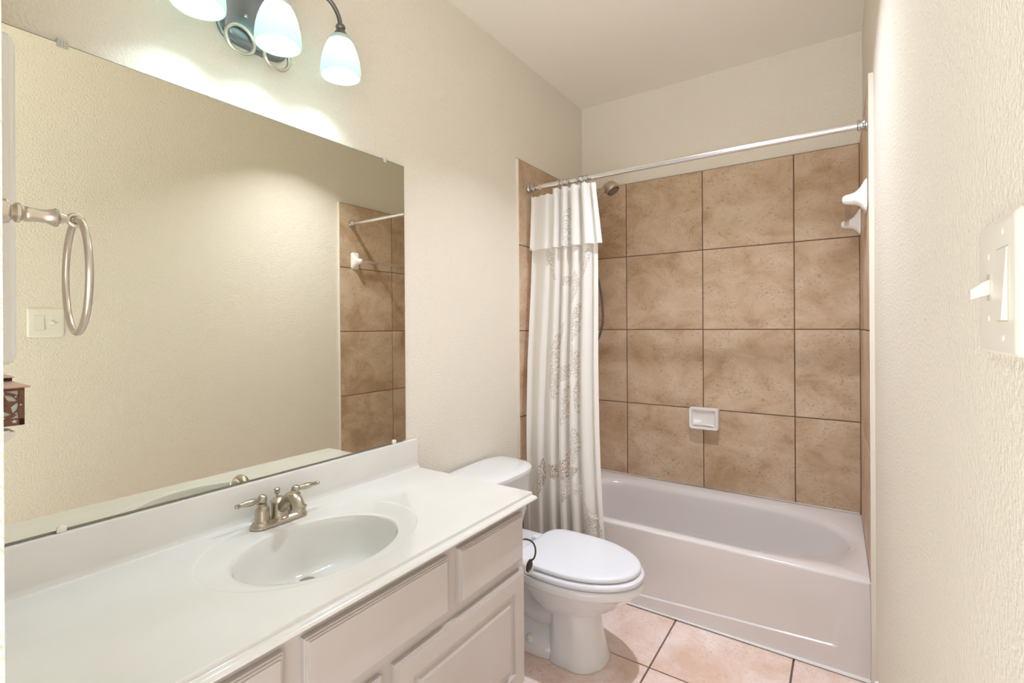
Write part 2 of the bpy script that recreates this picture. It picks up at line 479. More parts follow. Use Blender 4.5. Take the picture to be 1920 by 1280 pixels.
# ------------------------------------------------------------------ vanity top with integral basin
ZC = .742
t = thing('vanity_counter', 'white cultured marble vanity top with integral oval basin', 'countertop', (.28, .77, .70))
bm = B()
NB = 144
def ell(cx, cy, ax, ay, z): return [Vector((cx + ax*math.cos(2*PI*i/NB), cy + ay*math.sin(2*PI*i/NB), z)) for i in range(NB)]
oc = (.262, .785, .230, .290); ic = (.3008, .7715, .1665, .2145)
o1 = ell(*oc, ZC)
cc = Vector((.262, .785, ZC))
XF0 = .553; XB = .0005; YV0, YV1 = YF + .001, 1.402
def mixe(k, sc_=1.0, z=0): return ell(*[a + (b - a) * k for a, b in zip(oc, ic)], z)
def grow(k, z): return ell(oc[0], oc[1], oc[2] + k, oc[3] + k, z)
rings = [rect_of(o1, XB, XF0, YV0, YV1, cc, ZC), grow(.003, ZC), grow(.0005, ZC - .0003), grow(-.001, ZC - .0011), grow(-.0028, ZC - .0021), grow(-.0045, ZC - .0023), mixe(.5, 1, ZC - .0028), mixe(.88, 1, ZC - .0035), mixe(.95, 1, ZC - .0043), ell(*ic, ZC - .0070)]
for s, dz, dx in ((.988, .013, 0), (.972, .026, 0), (.94, .052, -.003), (.88, .080, -.010), (.78, .107, -.026), (.62, .128, -.049), (.42, .140, -.074), (.22, .1460, -.095), (.11, .1475, -.107)):
    rings.append(ell(ic[0] + dx, ic[1] + .029 * (1 - s), ic[2]*s, ic[3]*s, ZC - dz))
loft(bm, rings, 0, False, True)
lip = [(XF0, ZC), (.5548, ZC-.0008), (.5555, ZC-.0025), (.5562, ZC-.0085), (.5585, ZC-.0100), (.5635, ZC-.0101), (.5700, ZC-.0108), (.5745, ZC-.0130), (.5765, ZC-.0162), (.5760, ZC-.0192), (.5730, ZC-.0216), (.5680, ZC-.0234), (.5610, ZC-.0238), (.5320, ZC-.0238), (.5310, ZC-.0415)]
loft(bm, [[(x, y, z) for x, z in lip + [(XB, ZC-.0415), (XB, ZC)]] for y in (YV0, YV1)], 0, True, True)
# drop the strip of the extrusion that coincides with the flat top, so basin and top stay open
for f in [f for f in bm.faces if len(f.verts) == 4 and abs(f.normal.z) >= 0 and all(abs(v.co.z - ZC) < 1e-6 and (abs(v.co.x - XB) < 1e-6 or abs(v.co.x - XF0) < 1e-6) for v in f.verts)
          and (max(v.co.y for v in f.verts) - min(v.co.y for v in f.verts)) > 1.2]:
    bmesh.ops.delete(bm, geom=[f], context='FACES')
for f in [f for f in bm.faces if len(f.verts) == 4 and all(abs(v.co.z - (ZC - .0415)) < 1e-6 for v in f.verts)]:
    bmesh.ops.delete(bm, geom=[f], context='FACES')
part('countertop', bm, 'marble', t, angle=40)
bm = B()
bp = [(WL+.001, ZC-.030), (WL+.001, .852), (.0005, .852), (.0035, .8505), (.0050, .847), (.0052, .760), (.0065, .751), (.0105, .7445), (.017, ZC), (.017, ZC-.002), (XB, ZC-.002), (XB, ZC-.030)]
loft(bm, [[(x, y, z) for x, z in bp] for y in (YV0, 1.413)])
part('backsplash', bm, 'marble', t, angle=30)
bm = B()
DC = (.1940, .7975, ZC - .1475)
lathe(bm, [(.0, .0012), (.023, .0012), (.0245, .0030), (.0235, .0042), (.019, .0040), (.0185, .0020), (.016, .0020), (.016, .0075), (.012, .0095), (.0, .010)], DC, (0, 0, 1), 28)
part('drain', bm, 'nickel', t, label='metal drain stopper')

# ------------------------------------------------------------------ faucet
FX, FY = .070, .791
FZ = ZC - .0012
t = thing('faucet', 'brushed nickel two handle faucet behind the oval basin', 'faucet', (FX, FY, FZ))
bm = B()
def stad(ax, ay, z, n=48):   # rounded bar outline in plan
    out = []
    for i in range(n):
        a = 2*PI*i/n; c, s = math.cos(a), math.sin(a)
        out.append((FX + ax*c, FY + (ay - ax)*(1 if s > 0 else -1)*(min(1, abs(s)*3)) + ax*s, z))
    return out
loft(bm, [stad(.028, .083, FZ), stad(.0285, .0835, FZ+.004), stad(.026, .081, FZ+.009), stad(.021, .076, FZ+.015), stad(.019, .073, FZ+.0165)])
part('base_plate', bm, 'nickel', t)
for sgn, lab in ((-1, 'handle on the doorway side'), (1, 'handle on the toilet side')):
    hy = FY + sgn*.0508
    bm = B()
    lathe(bm, [(.0235, 0), (.0235, .003), (.021, .006), (.0195, .010), (.0190, .034), (.0170, .041), (.0125, .046), (.0118, .049), (.0140, .0515), (.0138, .0535), (.0105, .055)], (FX, hy, FZ+.012), (0, 0, 1), 28)
    zb = FZ + .012 + .066
    lathe(bm, [(.0, -.0135)] + [(.0135*math.sin(PI*k/10), -.0135*math.cos(PI*k/10)) for k in range(1, 10)] + [(0, .0135)], (FX, hy, zb), (0, 0, 1), 24)
    h = part('handle', bm, 'nickel', t, label=lab)
    bm = B()
    lathe(bm, [(.0055, .006), (.0055, .013), (.0075, .018), (.0100, .030), (.0092, .044), (.0058, .058), (.0048, .061), (.0068, .063), (.0062, .066), (.0040, .0675), (.0058, .070), (.0062, .073), (.0040, .0765), (.0, .077)], (FX, hy, zb), (.06, sgn, .01), 20)
    part('lever', bm, 'nickel', h)
bm = B()
lathe(bm, [(.0275, 0), (.0275, .003), (.0245, .006), (.0235, .010), (.0225, .044), (.0245, .046), (.0245, .049), (.0195, .054), (.0115, .058), (.0085, .060)], (FX, FY, FZ+.012), (0, 0, 1), 32)
tube(bm, [(FX+.008, FY, FZ+.036), (FX+.028, FY, FZ+.058), (FX+.050, FY, FZ+.079), (FX+.072, FY, FZ+.084), (FX+.090, FY, FZ+.074), (FX+.100, FY, FZ+.054)], [.0150, .0150, .0152, .0160, .0168, .0170], 20, smooth=2)
lathe(bm, [(.0185, 0), (.0205, .002), (.0205, .006), (.0175, .009), (.0165, .014), (.010, .014), (.010, .010), (0, .010)], (FX+.0975, FY, FZ+.062), (.42, 0, -.9), 24)
part('spout', bm, 'nickel', t)
bm = B()
lathe(bm, [(.003, 0), (.003, .010), (.0075, .013), (.0085, .016), (.006, .018), (.0075, .021), (.0085, .025), (.005, .028), (0, .0285)], (FX-.012, FY, FZ+.066), (0, 0, 1), 18)
part('lift_rod', bm, 'nickel', t)

# ------------------------------------------------------------------ mirror
t = thing('wall_mirror', 'large frameless mirror above the white backsplash', 'mirror', (0, .745, .857))
ML, MR, MB_, MT = YF + .004, 1.358, .8575, 1.939
tilt = -.002
def mp(x, y, z): return (x + (z - MB_) * tilt, y, z)
bm = B()
def slab(x0, x1, y0, y1, z0, z1, mi):
    q = [mp(x, y, z) for x in (x0, x1) for y, z in ((y0, z0), (y1, z0), (y1, z1), (y0, z1))]
    loft(bm, [q[:4], q[4:]], mi)
slab(WL+.0040, WL+.0090, ML, MR, MB_, MT, 1)
v = [bm.verts.new(mp(WL+.0092, y, z)) for y, z in ((ML+.0015, MB_+.0015), (MR-.0015, MB_+.0015), (MR-.0015, MT-.0015), (ML+.0015, MT-.0015))]
bm.faces.new(v).material_index = 0
part('mirror_glass', bm, ['mirror', 'mirror_edge'], t, smooth=False)
for y, z, s, lab in ((.337, MT, 1, 'ribbed clear clip near the doorway on the top edge'), (1.262, MT, 1, 'clear clip at the far end of the top edge'),
                (.330, MB_, -1, 'clip near the doorway on the bottom edge'), (1.297, MB_, -1, 'clip at the far end of the bottom edge')):
    bm = B()
    big = .0105 if (y < .4 and s > 0) else .0075
    xo = (z - MB_) * tilt
    if s > 0:
        box(bm, WL, WL+.011+xo, y-big, y+big, z-.010, z+.010, 0, .002)
        for k in range(4 if big > .01 else 0):
            box(bm, WL+.010+xo, WL+.0125+xo, y-big+.001+k*.0052, y-big+.0035+k*.0052, z-.009, z+.005, 0, .0006, 1)
    else:
        lathe(bm, [(.0085, 0), (.0085, .0035), (.006, .0048), (0, .005)], (WL+.0092, y, z+.003), (1, 0, 0), 20)
        box(bm, WL+.001, WL+.0125, y-.0085, y+.0085, z-.005, z+.003, 0, .001, 1)
    part('mirror_clip', bm, 'clip' if s > 0 else 'ceramic', t, label=lab)

# ------------------------------------------------------------------ vanity light
LY, LX = .765, .122
t = thing('vanity_light', 'three shade vanity light on the wall above the mirror', 'wall lamp', (WL, LY, 2.2))
bm = B()
def oval(d, x, n=64):
    ax, az, e = .105 - d, .125 - d, 5.0
    return [(x, LY + ax*abs(math.cos(a))**(2/e)*(1 if math.cos(a) > 0 else -1), 2.242 + az*abs(math.sin(a))**(2/e)*(1 if math.sin(a) > 0 else -1)) for a in [2*PI*i/n for i in range(n)]]
loft(bm, [oval(0, WL+.001), oval(0, WL+.007), oval(.004, WL+.0105), oval(.008, WL+.0105), oval(.010, WL+.015), oval(.014, WL+.022), oval(.019, WL+.025), oval(.030, WL+.027)], 0)
part('backplate', bm, 'plate', t, angle=30)
for dy in (-.03, .03):
    bm = B(); lathe(bm, [(.0055, 0), (.0055, .002), (.003, .0045), (0, .005)], (WL+.027, LY+dy-.003, 2.200), (1, 0, 0), 16); part('screw', bm, 'steel', t)
for dy in (-.0535, .0535):
    bm = B(); torus(bm, (WL+.036, LY+dy, 2.120), (1, 0, 0), .0395, .0056, 48, 10); part('decorative_ring', bm, 'satin', t)
SZ = 2.094                                   # bottom rim of the shades
for k, dy in enumerate((-.206, 0, .206)):
    y = LY + dy
    bm = B()
    if dy == 0: pts = [(WL+.026, y, 2.27), (WL+.06, y, 2.315), (LX-.02, y, 2.328), (LX, y, 2.300), (LX, y, SZ+.158)]
    else: pts = [(WL+.026, LY+dy*.18, 2.27), (WL+.062, LY+dy*.30, 2.315), (LX-.022, LY+dy*.55, 2.336), (LX-.004, y-dy*.17, 2.322), (LX, y-dy*.03, 2.285), (LX, y, SZ+.158)]
    tube(bm, pts, .0068, 12, smooth=3)
    arm = part('arm', bm, 'pewter', t)
    bm = B()
    lathe(bm, [(.0125, .044), (.0145, .040), (.0150, .036), (.0120, .031), (.0135, .028), (.0200, .016), (.0285, .002), (.0345, -.010), (.0355, -.014), (.030, -.014), (.0, -.012)], (LX, y, SZ+.118), (0, 0, 1), 32)
    part('socket_cup', bm, 'pewter', arm)
    bm = B()
    pr = [(.029, .124), (.0335, .116), (.040, .104), (.0470, .088), (.0530, .070), (.0575, .050), (.0600, .030), (.0610, .014), (.0605, .0015), (.0595, 0)]
    inn = [(r - .0032, max(h, .0005)) for r, h in pr[::-1]]
    lathe(bm, pr + [(.0575, .0)] + inn, (LX, y, SZ), (0, 0, 1), 48, cap=False)
    part('glass_shade', bm, 'shade', arm, label='frosted glass shade, ' + ('nearest the doorway', 'the middle one', 'nearest the tub')[k])
    bm = B()
    lathe(bm, [(.012, .040), (.013, .030), (.020, .018), (.0245, .004), (.024, -.008), (.018, -.018), (.008, -.0235), (0, -.0245)], (LX, y, SZ+.074), (0, 0, 1), 24)
    part('bulb', bm, 'bulb', arm)

# ------------------------------------------------------------------ ceiling light (above the picture, it throws the toilet's shadow)
CL = (.97, 1.80, HC)
t = thing('ceiling_light', 'round flush ceiling light over the middle of the bathroom', 'ceiling lamp', CL)
bm = B(); lathe(bm, [(.10, 0), (.10, -.012), (.085, -.020), (.060, -.020), (.060, 0)], CL, (0, 0, 1), 40, cap=False); part('trim_ring', bm, 'trim', t)
bm = B(); lathe(bm, [(.059, -.003), (.059, -.010), (0, -.014)], CL, (0, 0, 1), 32); part('lens', bm, 'lens', t)
for en, spr, colr in ((CEIL_W, 112, (.84, .875, 1)),):
    ld = bpy.data.lights.new('ceiling_lamp_light', 'AREA'); ld.energy = en; ld.shape = 'DISK'; ld.size = .075; ld.spread = math.radians(spr); ld.color = colr
    lo = bpy.data.objects.new('ceiling_lamp_light', ld); COL.objects.link(lo); lo.parent = t; lo.location = (0, 0, -.055)

# ------------------------------------------------------------------ toilet
TY = 1.755
t = thing('toilet', 'white toilet with closed lid between the vanity and the tub', 'toilet', (.40, TY, 0))
NT = 64
def egg(xb, xf, w, z, n=NT, xc=None, sq=2.6):
    xc = xb + (xf - xb) * .50 if xc is None else xc
    out = []
    for i in range(n):
        a = 2*PI*i/n; c, s = math.cos(a), math.sin(a)
        if c >= 0: x = xc + (xf - xc) * abs(c)**(2/2.0); y = w * abs(s)**(2/2.05) * (1 if s > 0 else -1)
        else: x = xc - (xc - xb) * abs(c)**(2/sq); y = w * abs(s)**(2/sq) * (1 if s > 0 else -1)
        out.append((x, TY + y, z))
    return out
bm = B()
# bowl with its rim band, narrowing into the front pedestal
loft(bm, [egg(.30, .804, .184, .3475, xc=.52), egg(.285, .811, .190, .3425, xc=.52), egg(.285, .813, .192, .332, xc=.52), egg(.287, .811, .190, .320, xc=.52), egg(.29, .806, .186, .313, xc=.52), egg(.293, .801, .1825, .3105, xc=.52),
          egg(.30, .790, .176, .300, xc=.52), egg(.32, .765, .162, .273, xc=.52), egg(.35, .715, .138, .235, xc=.52), egg(.38, .655, .112, .200, xc=.51), egg(.40, .610, .093, .180, xc=.50), egg(.42, .59, .08, .165, xc=.50)])
# front pedestal column
def ped(xb, xf, w, z, n=NT): return egg(xb, xf, w, z, xc=xb + (xf - xb)*.55, sq=5)
loft(bm, [ped(.462, .622, .094, .215), ped(.462, .632, .097, .170), ped(.462, .645, .102, .10), ped(.460, .663, .110, .03), ped(.458, .672, .1165, .010), ped(.458, .672, .1165, .0015)])
# rear body: foot flange, trapway bulge, deck under the tank
def rr(x0, x1, w, z, e=4, n=NT):
    xc, a = (x0+x1)/2, (x1-x0)/2
    return [(xc + a*abs(math.cos(q))**(2/e)*(1 if math.cos(q) > 0 else -1), TY + w*abs(math.sin(q))**(2/e)*(1 if math.sin(q) > 0 else -1), z) for q in [2*PI*i/n for i in range(n)]]
loft(bm, [rr(.13, .51, .1165, .0015), rr(.13, .51, .1165, .014), rr(.132, .508, .113, .034), rr(.136, .505, .104, .050), rr(.142, .50, .086, .075), rr(.15, .49, .066, .100), rr(.16, .48, .052, .116), rr(.17, .47, .046, .20), rr(.17, .47, .044, .27)])
tube(bm, [(.50, TY, .19), (.40, TY, .135), (.33, TY, .15), (.29, TY, .22), (.25, TY, .265), (.20, TY, .24), (.17, TY, .16), (.16, TY, .06)], [.082, .078, .072, .070, .070, .066, .066, .066], 24, smooth=2)
loft(bm, [rr(.03, .36, .10, .235, 3), rr(.025, .37, .125, .29, 3.5), rr(.02, .38, .15, .325, 4), rr(.02, .385, .165, .340, 4.5), rr(.02, .385, .167, .350, 4.5), rr(.023, .382, .164, .3535, 4.5)])
part('bowl', bm, 'porcelain', t, angle=42)
for s in (-1, 1):
    bm = B(); lathe(bm, [(.016, 0), (.016, .010), (.013, .017), (.006, .021), (0, .0215)], (.385, TY + s*.101, .046), (0, 0, 1), 20); part('bolt_cap', bm, 'caps', t)
bm = B()
loft(bm, [egg(.33, .792, .174, .3508, xc=.52), egg(.313, .807, .187, .3512, xc=.52), egg(.31, .811, .190, .3540, xc=.52), egg(.31, .8135, .1925, .3600, xc=.52), egg(.31, .812, .191, .3672, xc=.52), egg(.315, .805, .186, .3730, xc=.52), egg(.32, .795, .178, .3755, xc=.52)])
part('seat', bm, 'seat', t)
bm = B()
def lidr(g, z): return egg(.335 + g, .801 - g, .183 - g, z, xc=.53, sq=5.0)
loft(bm, [lidr(.014, .3790), lidr(.004, .3792), lidr(.001, .3810), lidr(0, .3870), lidr(.0015, .3925), lidr(.006, .3965), lidr(.014, .3985), lidr(.034, .3995), lidr(.09, .4000)])
part('lid', bm, 'seat', t)
for s in (-1, 1):
    bm = B(); box(bm, .292, .345, TY + s*.078 - .020, TY + s*.078 + .020, .3535, .384, 0, .006, 3); part('hinge', bm, 'seat', t)
def tankr(x0, x1, w, z): return rr(x0, x1, w, z, 5)
bm = B()
loft(bm, [tankr(.030, .150, .130, .3555), tankr(.016, .185, .165, .368), tankr(.012, .197, .185, .392), tankr(.010, .208, .203, .45), tankr(.008, .220, .212, .60), tankr(.008, .221, .213, .622)])
part('tank', bm, 'porcelain', t)
bm = B()
def lidt(x1, w, z, x0=.002): # straight back, bowed ends and front
    out = []
    for i in range(NT):
        a = 2*PI*i/NT; c, s = math.cos(a), math.sin(a)
        if c >= 0: x = .075 + (x1 - .075)*abs(c)**.62; y = w*abs(s)**.62*(1 if s > 0 else -1)
        else: x = .075 - (.075 - x0)*abs(c)**.35; y = w*abs(s)**.42*(1 if s > 0 else -1)
        out.append((x, TY + y, z))
    return out
loft(bm, [lidt(.230, .219, .620), lidt(.246, .231, .628), lidt(.251, .2355, .640), lidt(.249, .233, .652), lidt(.238, .223, .660), lidt(.210, .198, .6645), lidt(.15, .14, .666)])
part('tank_lid', bm, 'porcelain', t)
bm = B()
lathe(bm, [(.013, 0), (.013, .006), (.009, .010), (0, .011)], (.214, TY-.145, .585), (1, 0, 0), 18)
tube(bm, [(.226, TY-.145, .585), (.232, TY-.12, .582), (.232, TY-.075, .577)], [.006, .005, .0065], 10)
part('flush_lever', bm, 'chrome', t)

# toilet paper roll on a wire arm fixed to the vanity's end panel
t = thing('paper_holder', 'dark curved wire toilet paper holder on the end of the vanity', 'paper holder', (.47, CY1, .56))
bm = B()
lathe(bm, [(.014, 0), (.014, .004), (.008, .008), (0, .009)], (.497, CY1+.0005, .562), (0, 1, 0), 20)
tube(bm, [(.497, CY1+.006, .562), (.512, 1.418, .568), (.531, 1.440, .556), (.540, 1.448, .532), (.538, 1.450, .505), (.528, 1.450, .484), (.50, 1.450, .4758), (.425, 1.450, .4758)], .0032, 10, smooth=2)
part('wire_arm', bm, 'bronze', t)
t = thing('paper_roll', 'nearly used toilet paper roll hanging on the dark wire arm', 'toilet paper', (.47, 1.45, .46))
bm = B()
rc = (.412, 1.450, .4585)
lathe(bm, [(.0225, 0), (.0252, 0), (.0252, .100), (.0225, .100)], rc, (1, 0, 0), 36, cap=False)
loft(bm, [[(.4122, 1.4735, .455), (.4122, 1.4750, .455), (.5118, 1.4750, .455), (.5118, 1.4735, .455)], [(.4122, 1.4750, .425), (.4122, 1.4765, .425), (.5118, 1.4765, .425), (.5118, 1.4750, .425)]])
part('tissue', bm, 'paper', t)
bm = B()
lathe(bm, [(.0205, .0004), (.0224, .0004), (.0224, .0998), (.0205, .0998)], rc, (1, 0, 0), 36, cap=False)
v = [bm.verts.new((.47, 1.45 + .0207*math.cos(2*PI*i/24), .4585 + .0207*math.sin(2*PI*i/24))) for i in range(24)]
part('core', bm, 'card', t)

# ------------------------------------------------------------------ shower: rod, rings, curtain, head
RY, RZ = 2.272, 2.057
t = thing('curtain_rod', 'chrome shower curtain rod across the tub opening', 'curtain rod', (.75, RY, RZ))
bm = B(); lathe(bm, [(.0127, 0), (.0127, 1.40)], (.10, RY, RZ), (1, 0, 0), 24); lathe(bm, [(.0142, 0), (.0142, .06)], (.012, RY, RZ), (1, 0, 0), 24)
lathe(bm, [(.0142, .006), (.0142, .10)], (.012+.09-.02, RY, RZ), (1, 0, 0), 24); lathe(bm, [(.0127, 0), (.0127, XT(RY)-.012-1.49)], (1.49, RY, RZ), (1, 0, 0), 24)
part('tube', bm, 'chrome', t)
for x, d in ((.0005, 1), (XT(RY)-.0005, -1)):
    bm = B(); lathe(bm, [(.026, 0), (.026, .004), (.021, .006), (.0175, .012), (.0175, .020), (.0215, .022), (.0215, .026), (.016, .030)], (x, RY, RZ), (d, 0, 0), 28); part('end_flange', bm, 'steel', t)

def px_x(u, Y):   # plan position on the plane y=Y that the column u of the photograph looks at
    a = (u - 960) / 913.99
    dx = -math.sin(YAW) + a*math.cos(YAW); dy = math.cos(YAW) + a*math.sin(YAW)
    return CAM[0] + dx * (Y - CAM[1]) / dy
ring_u = [994, 1004, 1050, 1058, 1064, 1068, 1082, 1088, 1092, 1096, 1099, 1103]
ring_lab = ['at the wall end of the rod', 'second from the wall end', 'first of the middle cluster', 'second of the middle cluster', 'third of the middle cluster', 'last of the middle cluster',
            'first of the tub side cluster', 'second of the tub side cluster', 'third of the tub side cluster', 'fourth of the tub side cluster', 'fifth of the tub side cluster', 'nearest the open end of the rod']
ring_x = [max(.038, px_x(u, RY)) for u in ring_u]
first = None
for i, x in enumerate(ring_x):
    if i == 0:
        bm = B()
        torus(bm, (x, RY, RZ-.006), (1, .12, 0), .0215, .0017, 30, 8)
        lathe(bm, [(0, -.004), (.003, -.003), (.004, 0), (.003, .003), (0, .004)], (x, RY-.0215, RZ-.010), (0, 0, 1), 12)
        lathe(bm, [(0, -.004), (.003, -.003), (.004, 0), (.003, .003), (0, .004)], (x, RY+.004, RZ-.0275), (0, 0, 1), 12)
        first = single('curtain_ring', bm, 'steel', 'thin metal curtain ring ' + ring_lab[0], 'curtain ring', (x, RY, RZ), 'metal rings on the shower rod')
    else:
        o = first.copy(); COL.objects.link(o); o.location = (x, RY, RZ)
        o['label'] = 'thin metal curtain ring ' + ring_lab[i]
        o.rotation_euler = (0, 0, (-.25, .3, .1, -.2, .25, 0, .3, -.3, .15, -.1, .2, 0)[i])

# lace curtain: openwork is cut by the cloth's own pattern
def lace_mat(name, leaves, hem=None):
    m = bpy.data.materials.new(name); m.use_nodes = True; nt = m.node_tree; nt.nodes.clear(); L = nt.links.new
    def N(t, **k):
        n = nt.nodes.new(t)
        for a, b in k.items(): setattr(n, a, b)
        return n
    def mth(op, a, b=None, c=None):
        n = N('ShaderNodeMath', operation=op)
        for i, q in enumerate((a, b, c)):
            if q is None: continue
            if isinstance(q, (int, float)): n.inputs[i].default_value = q
            else: L(q, n.inputs[i])
        return n.outputs[0]
    out = N('ShaderNodeOutputMaterial'); tc = N('ShaderNodeUVMap'); sx = N('ShaderNodeSeparateXYZ'); L(tc.outputs[0], sx.inputs[0])
    X, Z = sx.outputs[0], sx.outputs[1]
    mask = None; line = None
    for cx, cz, ang, a, b in leaves:
        ca, sa = math.cos(ang), math.sin(ang)
        dx = mth('SUBTRACT', X, cx); dz = mth('SUBTRACT', Z, cz)
        p = mth('ADD', mth('MULTIPLY', dx, ca), mth('MULTIPLY', dz, sa)); q = mth('SUBTRACT', mth('MULTIPLY', dz, ca), mth('MULTIPLY', dx, sa))
        pn = mth('DIVIDE', p, a); qn = mth('DIVIDE', mth('ABSOLUTE', q), b)
        d = mth('MULTIPLY', mth('ADD', mth('MULTIPLY', pn, pn), qn), .66)          # pointed leaf outline
        mk = mth('LESS_THAN', d, .86); mo = mth('LESS_THAN', d, 1.1)
        mk = mth('MULTIPLY', mk, .85 if cz < .62 else .38); mask = mk if mask is None else mth('MAXIMUM', mask, mk); line = mo if line is None else mth('MAXIMUM', line, mo)
    vo = N('ShaderNodeTexVoronoi', feature='DISTANCE_TO_EDGE'); vo.inputs['Scale'].default_value = 125
    L(tc.outputs[0], vo.inputs['Vector'])
    hole = mth('GREATER_THAN', vo.outputs[0], .11)
    h = mth('MULTIPLY', mask, hole)
    if hem:
        z0, z1 = hem
        inb = mth('MULTIPLY', mth('GREATER_THAN', Z, z0), mth('LESS_THAN', Z, z1))
        v2 = N('ShaderNodeTexVoronoi', feature='DISTANCE_TO_EDGE'); v2.inputs['Scale'].default_value = 130; L(tc.outputs[0], v2.inputs['Vector'])
        h = mth('MAXIMUM', h, mth('MULTIPLY', inb, mth('GREATER_THAN', v2.outputs[0], .2)))
    wv = N('ShaderNodeTexNoise'); wv.inputs['Scale'].default_value = 260; L(tc.outputs[0], wv.inputs['Vector'])
    bp = N('ShaderNodeBump'); bp.inputs['Strength'].default_value = .15; bp.inputs['Distance'].default_value = .001
    L(mth('ADD', mth('MULTIPLY', line, 1.5), wv.outputs[0]), bp.inputs['Height'])
    d = N('ShaderNodeBsdfDiffuse'); d.inputs[0].default_value = lin((246, 243, 238)); L(bp.outputs[0], d.inputs['Normal'])
    tl = N('ShaderNodeBsdfTranslucent'); tl.inputs[0].default_value = lin((244, 240, 230))
    mx = N('ShaderNodeMixShader'); mx.inputs[0].default_value = .22; L(d.outputs[0], mx.inputs[1]); L(tl.outputs[0], mx.inputs[2])
    tp = N('ShaderNodeBsdfTransparent'); m2 = N('ShaderNodeMixShader'); L(h, m2.inputs[0]); L(mx.outputs[0], m2.inputs[1]); L(tp.outputs[0], m2.inputs[2])
    L(m2.outputs[0], out.inputs[0])
    return m
# leaf motifs: (x across the hanging cloth, height, angle, half length, half width)
leaves = [(.150, 1.66, -1.15, .050, .018), (.175, 1.575, -.9, .04, .012), (.305, 1.50, 1.5, .075, .016), (.262, 1.535, .4, .035, .018), (.365, 1.62, 1.4, .07, .012),
          (.325, 1.33, 1.45, .10, .016), (.225, 1.22, 1.25, .10, .018), (.215, 1.05, 1.6, .11, .020), (.275, 1.07, .9, .055, .024), (.305, 1.12, 1.5, .09, .020), (.34, 1.10, 1.8, .09, .018), (.295, .96, 1.5, .09, .020), (.35, .98, 1.55, .10, .014), (.28, .86, 1.4, .05, .012),
          (.34, .72, 1.6, .09, .015), (.272, .60, 1.0, .05, .026), (.285, .52, 1.55, .075, .026), (.235, .575, 2.3, .045, .024), (.315, .58, .7, .05, .024), (.145, .53, 1.45, .09, .016), (.37, .50, -1.0, .05, .016), (.395, .44, -1.2, .035, .014), (.425, .385, 2.0, .06, .026), (.448, .33, 1.9, .062, .030), (.40, .345, 1.5, .04, .018), (.31, .67, 1.3, .04, .014)]
LM = lace_mat('white_lace_cloth', leaves)
VM = lace_mat('white_valance_cloth', [(.262, 1.83, 1.5, .10, .018), (.275, 1.74, 1.5, .05, .015)], hem=(1.716, 1.7205))
def smooth_path(keys, n):
    out = []
    for i in range(n):
        s = i / (n - 1) * (len(keys) - 1); k = min(int(s), len(keys) - 2); f = s - k
        p = [Vector(keys[max(k-1, 0)]), Vector(keys[k]), Vector(keys[k+1]), Vector(keys[min(k+2, len(keys)-1)])]
        out.append(.5*((2*p[1]) + (-p[0]+p[2])*f + (2*p[0]-5*p[1]+4*p[2]-p[3])*f*f + (-p[0]+3*p[1]-3*p[2]+p[3])*f**3))
    return out
NS = 260
topk = [(.030, -.004), (.045, .010), (.085, .004), (.125, -.004), (.160, .004), (.172, -.018), (.192, -.026), (.208, .012), (.224, -.020), (.246, -.026), (.256, .014), (.272, .006), (.282, -.026), (.310, -.022), (.320, .014), (.330, -.004), (.344, -.030), (.364, -.026), (.374, .010), (.388, -.010), (.402, .004)]
midk = [(.038, .000), (.060, .012), (.095, -.004), (.130, -.014), (.165, .010), (.186, -.022), (.214, -.028), (.228, .014), (.246, -.024), (.268, -.028), (.278, .016), (.292, .004), (.304, -.030), (.326, -.028), (.338, .012), (.352, -.012), (.372, -.034), (.398, -.026), (.412, .006), (.428, -.016), (.446, -.004)]
botk = [(.066, .004), (.088, .016), (.118, -.006), (.150, -.022), (.180, .016), (.205, -.026), (.236, -.034), (.254, .018), (.274, -.030), (.302, -.034), (.314, .018), (.330, .000), (.346, -.034), (.370, -.032), (.384, .014), (.398, -.016), (.420, -.038), (.450, -.030), (.466, .004), (.480, -.018), (.498, -.008)]
def ring_of(keys, yc, dy=0, scale=1):
    return [(p.x, yc + p.y*scale + dy) for p in smooth_path([(a, b, 0) for a, b in keys], NS)]
def lerp2(a, b, k): return [(p[0] + (q[0]-p[0])*k, p[1] + (q[1]-p[1])*k) for p, q in zip(a, b)]
def cloth(bm, z_top, z_bot, nz, ky, dy, flare=0, uvs=None):
    T = ring_of(topk, 0, dy); Mi = ring_of(midk, 0, dy); Bt = ring_of(botk, 0, dy)
    rows = []
    for r in range(nz + 1):
        f = r / nz
        row = []
        for i in range(NS):
            s = i / (NS - 1)
            zt = z_top - (.018 * (1 - sstep(.225, .25, s))) - .006 * math.sin(s * 60) ** 2
            z = zt + (z_bot - zt) * f
            g = (2.03 - z) / 1.80
            k = min(1, max(0, g))
            if k < .5: p = lerp2([T[i]], [Mi[i]], k*2)[0]
            else: p = lerp2([Mi[i]], [Bt[i]], k*2 - 1)[0]
            yb = 2.268 + (2.150 - 2.268) * sstep(.0, .85, k)     # hangs off the rod and outside the tub rim
            x = p[0] + flare * f * s**3
            row.append(bm.verts.new((x, yb + p[1] - flare*.35*f, z)))
        rows.append(row)
    for a, b in zip(rows[:-1], rows[1:]):
        for i in range(NS - 1): bm.faces.new((a[i], a[i+1], b[i+1], b[i]))
def add_uv(ob):
    me = ob.data; uv = me.uv_layers.new(name='UVMap'); base = BASE[ob.name]
    for l in me.loops:
        c = me.vertices[l.vertex_index].co + base
        uv.data[l.index].uv = (c.x, c.z)
t = thing('shower_curtain', 'white lace shower curtain bunched at the left end of the rod', 'shower curtain', (.24, 2.2, .2))
bm = B(); cloth(bm, 2.026, .20, 70, 0, 0); c = part('curtain_panel', bm, LM, t, angle=180); add_uv(c)
